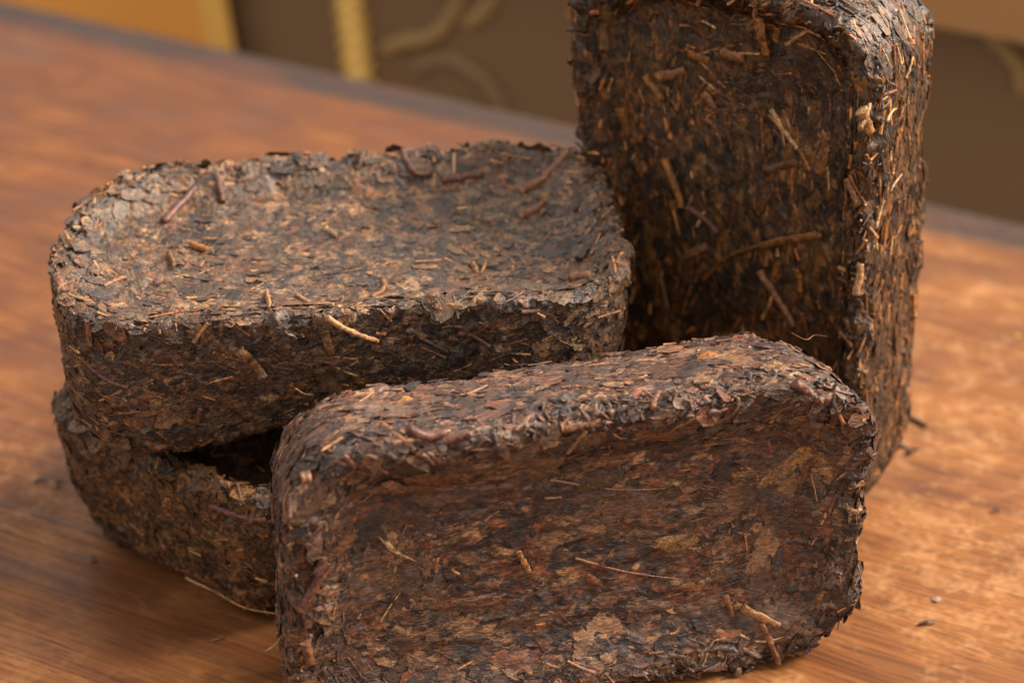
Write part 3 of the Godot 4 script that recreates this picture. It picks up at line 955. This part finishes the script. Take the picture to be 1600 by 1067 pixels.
func front_twigs() -> Array:
	return [
		["leaf", [Vector3(-0.0751, -0.0075, -0.0184), Vector3(-0.0593, -0.0075, -0.0069)], 0.0022, Color(0.42, 0.30, 0.17), 2],
		["fibre", [Vector3(-0.0731, -0.0085, 0.0158), Vector3(-0.0693, -0.0085, 0.0104), Vector3(-0.0657, -0.0085, 0.0056)], 0.0008, Color(0.42, 0.30, 0.17), 2],
		["leaf", [Vector3(0.0293, -0.0090, 0.0014), Vector3(0.0460, -0.0090, 0.0062)], 0.0105, Color(0.20, 0.125, 0.065), 2],
		["leaf", [Vector3(0.0663, -0.0060, -0.0161), Vector3(0.0845, -0.0060, -0.0284)], 0.0075, Color(0.19, 0.115, 0.055), 2],
		["leaf", [Vector3(0.0787, -0.0060, -0.0126), Vector3(0.0867, -0.0060, -0.0215)], 0.0060, Color(0.13, 0.055, 0.03), 2],
		["sliver", [Vector3(0.0852, -0.0040, -0.0203), Vector3(0.0926, -0.0040, -0.0209)], 0.0020, Color(0.32, 0.19, 0.09), 2],
		["sliver", [Vector3(0.0619, -0.0040, 0.0348), Vector3(0.0749, -0.0040, 0.0426)], 0.0036, Color(0.32, 0.19, 0.09), 2],
		["rod", [Vector3(0.0689, -0.0030, 0.0415), Vector3(0.0727, -0.0030, 0.0511), Vector3(0.0761, -0.0030, 0.0607)], 0.0028, Color(0.20, 0.10, 0.05), 2],
		["fibre", [Vector3(0.0604, -0.0040, 0.0455), Vector3(0.0692, -0.0040, 0.0496), Vector3(0.0807, -0.0040, 0.0476)], 0.0012, Color(0.42, 0.30, 0.17), 2],
		["sliver", [Vector3(0.0556, -0.0040, 0.0295), Vector3(0.0581, -0.0040, 0.0387)], 0.0024, Color(0.20, 0.10, 0.05), 2],
		["rod", [Vector3(0.0744, 0.0030, -0.0608), Vector3(0.0795, 0.0030, -0.0563), Vector3(0.0830, 0.0030, -0.0532)], 0.0042, Color(0.11, 0.05, 0.035), 2],
		["rod", [Vector3(0.0830, 0.0030, -0.0532), Vector3(0.0881, 0.0030, -0.0549)], 0.0040, Color(0.16, 0.10, 0.07), 2],
		["rod", [Vector3(-0.0634, 0.0005, -0.0667), Vector3(-0.0573, 0.0005, -0.0622), Vector3(-0.0503, 0.0005, -0.0625)], 0.0036, Color(0.11, 0.05, 0.035), 2],
		["rod", [Vector3(-0.0106, 0.0020, -0.0568), Vector3(-0.0033, 0.0020, -0.0571), Vector3(0.0041, 0.0020, -0.0579)], 0.0042, Color(0.20, 0.10, 0.05), 2],
		["rod", [Vector3(-0.0615, 0.0010, -0.0559), Vector3(-0.0527, 0.0010, -0.0582), Vector3(-0.0416, 0.0010, -0.0614)], 0.0036, Color(0.11, 0.05, 0.035), 2],
		["leaf", [Vector3(-0.0222, -0.0080, 0.0046), Vector3(-0.0141, -0.0080, -0.0143)], 0.0060, Color(0.12, 0.05, 0.028), 2],
		["sliver", [Vector3(-0.0228, -0.0060, -0.0037), Vector3(-0.0187, -0.0060, 0.0066)], 0.0026, Color(0.32, 0.19, 0.09), 2],
		["rod", [Vector3(-0.1025, -0.0020, 0.0012), Vector3(-0.0965, -0.0020, -0.0084), Vector3(-0.0924, -0.0020, -0.0182)], 0.0042, Color(0.11, 0.05, 0.035), 2],
		["rod", [Vector3(-0.1012, -0.0020, 0.0137), Vector3(-0.0994, -0.0020, 0.0237)], 0.0040, Color(0.20, 0.10, 0.05), 2],
		["rod", [Vector3(-0.0952, -0.0020, -0.0134), Vector3(-0.0932, -0.0020, -0.0197)], 0.0042, Color(0.11, 0.05, 0.035), 2],
		["rod", [Vector3(-0.0994, 0.0005, -0.0508), Vector3(-0.0959, 0.0005, -0.0512)], 0.0050, Color(0.20, 0.10, 0.05), 2],
		["sliver", [Vector3(-0.1046, -0.0020, -0.0244), Vector3(-0.0972, -0.0020, -0.0296)], 0.0040, Color(0.32, 0.19, 0.09), 2],
		["rod", [Vector3(-0.0692, -0.0131, -0.0575), Vector3(-0.0654, -0.0028, -0.0575), Vector3(-0.0614, 0.0024, -0.0575)], 0.0028, Color(0.20, 0.10, 0.05), -3],
		["leaf", [Vector3(-0.0618, -0.0086, -0.0590), Vector3(-0.0566, -0.0080, -0.0590)], 0.0050, Color(0.17, 0.055, 0.025), -3],
		["leaf", [Vector3(-0.0605, -0.0310, -0.0590), Vector3(-0.0547, -0.0316, -0.0590)], 0.0040, Color(0.26, 0.13, 0.03), -3],
		["leaf", [Vector3(0.0689, -0.0161, -0.0590), Vector3(0.0867, -0.0066, -0.0590)], 0.0100, Color(0.17, 0.10, 0.05), -3],
		["leaf", [Vector3(0.0496, -0.0290, -0.0595), Vector3(0.0579, -0.0285, -0.0595)], 0.0090, Color(0.22, 0.11, 0.045), -3],
		["leaf", [Vector3(0.0609, -0.0434, -0.0595), Vector3(0.0692, -0.0363, -0.0595)], 0.0100, Color(0.06, 0.035, 0.025), -3],
		["fibre", [Vector3(-0.0116, -0.0090, -0.0320), Vector3(0.0119, -0.0090, -0.0238), Vector3(0.0309, -0.0090, -0.0213)], 0.0010, Color(0.20, 0.10, 0.05), 2],
		["fibre", [Vector3(-0.0018, -0.0090, 0.0036), Vector3(0.0176, -0.0090, 0.0129), Vector3(0.0373, -0.0090, 0.0194)], 0.0012, Color(0.20, 0.10, 0.05), 2],
		["leaf", [Vector3(-0.0023, -0.0090, -0.0277), Vector3(0.0153, -0.0090, -0.0272)], 0.0100, Color(0.055, 0.04, 0.03), 2],
		["fibre", [Vector3(0.0929, -0.0482, -0.0520), Vector3(0.0961, -0.0424, -0.0520), Vector3(0.1003, -0.0447, -0.0520), Vector3(0.1044, -0.0425, -0.0520)], 0.0005, Color(0.20, 0.10, 0.05), -10],
		["fibre", [Vector3(-0.1147, -0.0030, 0.0177), Vector3(-0.1114, -0.0030, 0.0157), Vector3(-0.1095, -0.0030, 0.0133)], 0.0004, Color(0.42, 0.30, 0.17), 10],
		["fibre", [Vector3(-0.0924, -0.0449, -0.0600), Vector3(-0.0903, -0.0407, -0.0600), Vector3(-0.0875, -0.0390, -0.0600)], 0.0005, Color(0.32, 0.19, 0.09), -10],
	]

# ---------------------------------------------------------------- table and what is behind it
const EDGE := Vector3(0.0, 0.0, -1.262)
const TURN := -0.5178      # the table's back edge runs to the right and towards the viewer

func at_table(s: float, t: float, y: float) -> Vector3:
	# s along the back edge, t from the back edge towards the viewer
	return EDGE + Vector3(cos(TURN), 0, -sin(TURN)) * s + Vector3(sin(TURN), 0, cos(TURN)) * t + Vector3(0, y, 0)

func wood_texture() -> Array:
	var w := 1960
	var h := 1466
	var sx := 1.15      # metres covered
	var sy := 0.86
	var big := FastNoiseLite.new()
	big.seed = 5
	big.frequency = 1.0
	big.fractal_octaves = 3
	var fine := FastNoiseLite.new()
	fine.seed = 6
	fine.frequency = 1.0
	fine.fractal_octaves = 3
	fine.fractal_gain = 0.65
	var one := FastNoiseLite.new()
	one.seed = 8
	one.frequency = 1.0
	one.fractal_type = FastNoiseLite.FRACTAL_NONE
	var data := PackedByteArray()
	data.resize(w * h * 3)
	var rough := PackedByteArray()
	rough.resize(w * h)
	var k := 0
	var dark := Vector3(0.036, 0.012, 0.006)
	var mid := Vector3(0.100, 0.031, 0.0092)
	var warm := Vector3(0.190, 0.069, 0.0175)
	var pale := Vector3(0.44, 0.235, 0.10)
	var grey := Vector3(0.028, 0.021, 0.020)
	for y in h:
		var t := sy * y / h
		var worn := 1.0 - smoothstep(0.022, 0.046, t)
		for x in w:
			var s := sx * x / w
			var bend := big.get_noise_2d(s * 2.2, t * 7.0) * 0.012
			var tt := t + bend
			var band := fine.get_noise_2d(s * 3.0, tt * 95.0)
			var fib := one.get_noise_2d(s * 12.0, tt * 420.0)
			var patch := big.get_noise_2d(s * 9.0 + 20.0, t * 14.0)
			var c := mid.lerp(warm, smoothstep(-0.35, 0.6, 0.6 * patch + band * 0.6 + (s - 0.62) * 1.1))
			c = c.lerp(dark, (0.85 - 0.4 * smoothstep(0.5, 0.8, s)) * smoothstep(0.18, 0.62, band + 0.22 * fib - 0.3 * patch))
			c *= 1.0 + 0.30 * fib
			# darker mottling and long fine streaks
			var mott := fine.get_noise_2d(s * 24.0 + 70.0, t * 28.0)
			c = c.lerp(Vector3(0.075, 0.024, 0.009), 0.6 * smoothstep(0.0, 0.55, mott - 0.5 * (s - 0.55)))
			var streak := one.get_noise_2d(s * 4.0 + 11.0, tt * 250.0)
			c = c.lerp(dark, (0.6 - 0.45 * smoothstep(0.5, 0.8, s)) * smoothstep(0.35, 0.7, streak))
			# short dark pores along the grain
			var pore := one.get_noise_2d(s * 34.0 + 50.0, tt * 800.0)
			c = c.lerp(dark, 0.55 * smoothstep(0.5, 0.75, pore))
			# scuffs where the varnish is rubbed off, more of them to the right; thin scratches
			var where := smoothstep(0.5, 1.0, s + 0.35 * big.get_noise_2d(s * 4.0, t * 4.0 + 9.0))
			if where > 0.0:
				var sc := fine.get_noise_2d(s * 58.0 + 7.0, t * 62.0)
				var fine_sc := one.get_noise_2d(s * 240.0, t * 260.0)
				c = c.lerp(pale, 0.42 * where * smoothstep(0.0, 0.5, 0.5 + 1.2 * patch + mott) * smoothstep(-0.2, 0.75, 0.7 * sc + 0.22 * fine_sc + 0.25 * patch))
				var line := absf(one.get_noise_2d(s * 7.0 + t * 9.0, t * 11.0 - s * 5.0 + 33.0))
				c = c.lerp(pale, 0.4 * where * (1.0 - smoothstep(0.0, 0.02, line)) * smoothstep(0.15, 0.6, 0.7 * fine_sc + 1.3 * patch))
			if worn > 0.0:
				c = c.lerp(grey * (1.0 + 0.3 * fib), clampf(worn * (1.15 + 0.9 * band + patch * 0.7), 0, 1) * 0.9)
			data[k * 3] = int(clampf(pow(clampf(c.x, 0, 1), 0.4545) * 255, 0, 255))
			data[k * 3 + 1] = int(clampf(pow(clampf(c.y, 0, 1), 0.4545) * 255, 0, 255))
			data[k * 3 + 2] = int(clampf(pow(clampf(c.z, 0, 1), 0.4545) * 255, 0, 255))
			rough[k] = int(clampf(132 + 60 * patch + 40 * band - 24 * fib + 70 * worn, 40, 240))
			k += 1
	return [ImageTexture.create_from_image(Image.create_from_data(w, h, false, Image.FORMAT_RGB8, data)), ImageTexture.create_from_image(Image.create_from_data(w, h, false, Image.FORMAT_L8, rough))]

func table() -> void:
	var tex := wood_texture()
	var m := StandardMaterial3D.new()
	m.resource_name = "worn_table_wood"
	m.albedo_texture = tex[0]
	m.roughness_texture = tex[1]
	m.roughness = 1.0
	m.metallic_specular = 0.27
	m.heightmap_enabled = true
	m.heightmap_texture = tex[1]
	m.heightmap_scale = 0.02
	var t := thing("wooden_table", "worn orange brown wooden table with a greyed back edge under the tea bricks", "table", at_table(0, 0.43, -0.74), TURN)
	# table top: a slab with a rounded back edge, built in the table's own frame
	var lift := Vector3(0, 0.74, -0.43)
	var pos := PackedVector3Array()
	var uv := PackedVector2Array()
	var rows := [Vector2(0.02, -0.028)]
	rows.append(Vector2(0.0, -0.026))
	rows.append(Vector2(0.0, -0.007))
	for i in 7:
		var a := PI / 2 * i / 6
		rows.append(Vector2(0.007 - 0.007 * cos(a), -0.007 + 0.007 * sin(a)))
	for i in 42:
		rows.append(Vector2(0.012 + 0.0198 * i, 0.0))
	rows.append(Vector2(0.83, -0.004))
	rows.append(Vector2(0.832, -0.026))
	rows.append(Vector2(0.82, -0.028))
	var nu := 60
	for r in rows:
		for i in nu:
			var s := -0.62 + 1.15 * i / (nu - 1)
			# old edge: slightly wavy
			var wv := 0.0012 * lumps.get_noise_2d(s * 22, 3.0) * (1.0 if r.x < 0.02 else 0.0)
			pos.append(Vector3(s, r.y + wv, r.x + wv) + lift)
			uv.append(Vector2((s + 0.62) / 1.15, clampf(r.x - minf(r.y, 0.0) * (0.3 if r.x < 0.4 else 0.0), 0, 0.855) / 0.86))
	obj("table_top", grid_mesh(pos, nu, rows.size(), false, PackedColorArray(), uv), m, t)
	var wood := StandardMaterial3D.new()
	wood.resource_name = "table_leg_wood"
	wood.albedo_color = lin(0.12, 0.05, 0.022)
	wood.roughness = 0.6
	# underside board, apron and legs
	var b := BoxMesh.new()
	b.size = Vector3(1.12, 0.012, 0.80)
	obj("under_board", b, wood, t).position = Vector3(-0.045, -0.022, 0.415) + lift
	for z in [0.05, 0.78]:
		var ap := BoxMesh.new()
		ap.size = Vector3(1.02, 0.08, 0.022)
		obj("apron", ap, wood, t).position = Vector3(-0.045, -0.070, z) + lift
	for x in [-0.56, 0.47]:
		for z in [0.05, 0.78]:
			var lg := CylinderMesh.new()
			lg.top_radius = 0.027
			lg.bottom_radius = 0.018
			lg.height = 0.705
			obj("leg", lg, wood, t).position = Vector3(x, -0.385, z) + lift

func backdrop() -> void:
	var fl := StandardMaterial3D.new()
	fl.resource_name = "dark_floor"
	fl.albedo_color = lin(0.09, 0.06, 0.04)
	fl.roughness = 0.8
	var pm := PlaneMesh.new()
	pm.size = Vector2(40, 40)
	var f := obj("floor", pm, fl)
	f.position = Vector3(0, -0.74, 0)
	f.set_meta("kind", "structure")
	# low chest behind the table: brown lacquered front with gilt trim, an orange cloth hanging over its left part
	var brown := StandardMaterial3D.new()
	brown.resource_name = "brown_lacquer"
	brown.albedo_color = lin(0.20, 0.118, 0.058)
	brown.roughness = 0.45
	var gold := StandardMaterial3D.new()
	gold.resource_name = "gold_braid"
	gold.albedo_color = lin(0.95, 0.62, 0.17)
	gold.roughness = 0.5
	gold.metallic = 0.0
	var faint := StandardMaterial3D.new()
	faint.resource_name = "dull_gold"
	faint.albedo_color = lin(0.36, 0.225, 0.085)
	faint.roughness = 0.5
	var dim := StandardMaterial3D.new()
	dim.resource_name = "worn_gold"
	dim.albedo_color = lin(0.245, 0.15, 0.075)
	dim.roughness = 0.5
	var tan := StandardMaterial3D.new()
	tan.resource_name = "tan_wood"
	tan.albedo_color = lin(0.33, 0.17, 0.06)
	tan.roughness = 0.5
	var orange := StandardMaterial3D.new()
	orange.resource_name = "orange_cloth"
	orange.albedo_color = lin(0.72, 0.31, 0.055)
	orange.roughness = 0.85
	orange.rim_enabled = true
	orange.rim = 0.3
	orange.cull_mode = BaseMaterial3D.CULL_DISABLED
	var yellow := StandardMaterial3D.new()
	yellow.resource_name = "yellow_hem"
	yellow.albedo_color = lin(0.74, 0.42, 0.09)
	yellow.roughness = 0.8
	yellow.cull_mode = BaseMaterial3D.CULL_DISABLED
	var gap := -0.24
	var c := thing("low_chest", "blurred dark brown chest with gold trim standing behind the table", "chest", at_table(0, gap, -0.74), TURN)
	var front := BoxMesh.new()
	front.size = Vector3(1.9, 0.765, 0.30)
	obj("front_panel", front, brown, c).position = Vector3(0.05, 0.3825, -0.15)
	var lid := BoxMesh.new()
	lid.size = Vector3(1.96, 0.03, 0.43)
	obj("lid", lid, tan, c).position = Vector3(0.05, 0.783, -0.150)
	# gilt rope moulding: a line of overlapping beads, leaning a little
	var st := SurfaceTool.new()
	st.begin(Mesh.PRIMITIVE_TRIANGLES)
	var bead := SphereMesh.new()
	bead.radius = 0.0135
	bead.height = 0.027
	bead.radial_segments = 12
	bead.rings = 8
	for k in 58:
		var y := 0.03 + k * 0.0125
		st.append_from(bead, 0, Transform3D(Basis(Vector3.BACK, 0.65).scaled_local(Vector3(1.12, 0.44, 0.7)), Vector3(-0.2625 - (y - 0.628) * 0.10, y, 0.004)))
	obj("gold_moulding", st.commit(), gold, c)
	# painted scrolls, raised a little
	for sc in [[Vector3(-0.240, 0.652, 0), Vector3(-0.222, 0.662, 0), Vector3(-0.204, 0.668, 0), Vector3(-0.190, 0.680, 0), Vector3(-0.180, 0.698, 0), Vector3(-0.177, 0.72, 0), Vector3(-0.182, 0.74, 0)], [Vector3(-0.172, 0.684, 0), Vector3(-0.163, 0.690, 0), Vector3(-0.155, 0.702, 0), Vector3(-0.150, 0.718, 0), Vector3(-0.152, 0.745, 0)], [Vector3(-0.215, 0.640, 0), Vector3(-0.198, 0.650, 0), Vector3(-0.178, 0.653, 0), Vector3(-0.158, 0.646, 0), Vector3(-0.145, 0.630, 0), Vector3(-0.138, 0.605, 0)], [Vector3(0.20, 0.742, 0), Vector3(0.212, 0.738, 0), Vector3(0.222, 0.728, 0), Vector3(0.228, 0.712, 0)]]:
		obj("scroll_ornament", rod_mesh(PackedVector3Array(sc), 0.0062, "rod"), dim if sc.size() == 6 else faint, c)
	# orange cloth draped over the left part of the chest
	var cl := thing("orange_cloth", "blurred orange cloth with a yellow hem hanging behind the table on the left", "cloth", at_table(0, gap + 0.016, -0.74), TURN)
	var cp := PackedVector3Array()
	var hp := PackedVector3Array()
	for j in 24:
		var y := 0.04 + 0.72 * j / 23.0
		var edge := -0.388 - (y - 0.64) * 0.15
		for i in 60:
			var x := lerpf(-0.85, edge, i / 59.0)
			cp.append(Vector3(x, y, 0.005 + 0.005 * sin(x * 40 + y * 3)))
		for i in 4:
			var x2 := edge + 0.026 * i / 3.0
			hp.append(Vector3(x2, y, 0.006 + 0.005 * sin(edge * 40 + y * 3) + 0.002 * sin(i * PI / 3)))
	obj("cloth", grid_mesh(cp, 60, 24, false), orange, cl)
	obj("hem", grid_mesh(hp, 4, 24, false), yellow, cl)

func crumbs() -> void:
	rng.seed = 77
	# loose bits on the table: shape list, place, length, width, thickness, turn, colour, name, label
	var bits := [
		[roll_shapes, Vector3(-0.1988, 0, -0.8526), 0.0054, 0.0034, 0.0012, 0.4, Color(0.035, 0.022, 0.015), "tea_crumb", "larger of two dark tea crumbs on the table left of the stacked bricks"],
		[roll_shapes, Vector3(-0.1913, 0, -0.8495), 0.0034, 0.0026, 0.0018, 1.3, Color(0.04, 0.024, 0.015), "tea_crumb", "smaller of two dark tea crumbs on the table left of the stacked bricks"],
		[leaf_shapes, Vector3(-0.1671, 0, -0.7924), 0.0046, 0.0030, 0.0016, 2.1, Color(0.045, 0.027, 0.016), "tea_crumb", "dark leaf crumb on the table below the lower left corner of the bottom brick"],
		[leaf_shapes, Vector3(0.1651, 0, -0.7640), 0.0038, 0.0034, 0.0012, 0.9, Color(0.26, 0.20, 0.18), "pale_fleck", "pale greyish fleck on the table right of the front brick"],
		[roll_shapes, Vector3(0.1584, 0, -0.7476), 0.0062, 0.0026, 0.0014, 0.1, Color(0.05, 0.028, 0.02), "tea_crumb", "dark rolled leaf crumb on the table just below the pale greyish fleck"],
		[roll_shapes, Vector3(0.1712, 0, -0.8769), 0.0050, 0.0038, 0.0030, 0.7, Color(0.04, 0.025, 0.018), "tea_crumb", "nearer of two dark crumbs beside the foot of the tall brick"],
		[leaf_shapes, Vector3(0.1691, 0, -0.8812), 0.0046, 0.0030, 0.0020, 2.3, Color(0.05, 0.03, 0.018), "tea_crumb", "farther of two dark crumbs beside the foot of the tall brick"],
		[stem_shapes, Vector3(0.1790, 0, -0.9011), 0.0090, 0.0028, 0.0022, -0.9, Color(0.075, 0.04, 0.026), "tea_stem_piece", "short brown stem lying at the back foot of the tall brick"],
		[leaf_shapes, Vector3(0.2380, 0, -0.9821), 0.0030, 0.0030, 0.0010, 0.3, Color(0.5, 0.32, 0.05), "yellow_fleck", "bright yellow fleck on the table at the right edge"],
		[roll_shapes, Vector3(0.1991, 0, -0.8283), 0.0026, 0.0022, 0.0016, 0.3, Color(0.05, 0.025, 0.015), "tea_crumb", "tiny dark crumb alone on the scuffed wood far right of the front brick"],
		[sliver_shapes, Vector3(-0.1113, 0, -0.7375), 0.0058, 0.0010, 0.0008, 0.5, Color(0.17, 0.09, 0.045), "tea_stem_piece", "thin brown splinter on the table below the dark foot of the bottom brick"],
	]
	for b in bits:
		var sh: Dictionary = b[0][rng.randi() % b[0].size()]
		var o := obj(b[7], piece_mesh(sh), tone(b[6]))
		o.transform = Transform3D(Basis(Vector3.UP, b[5]).scaled_local(Vector3(b[2], b[4], b[3])), b[1] + Vector3(0, b[4] * 0.4 + 0.0002, 0))
		tag(o, b[8], "fleck" if b[7].ends_with("fleck") else "crumb", "loose crumbs on the table")
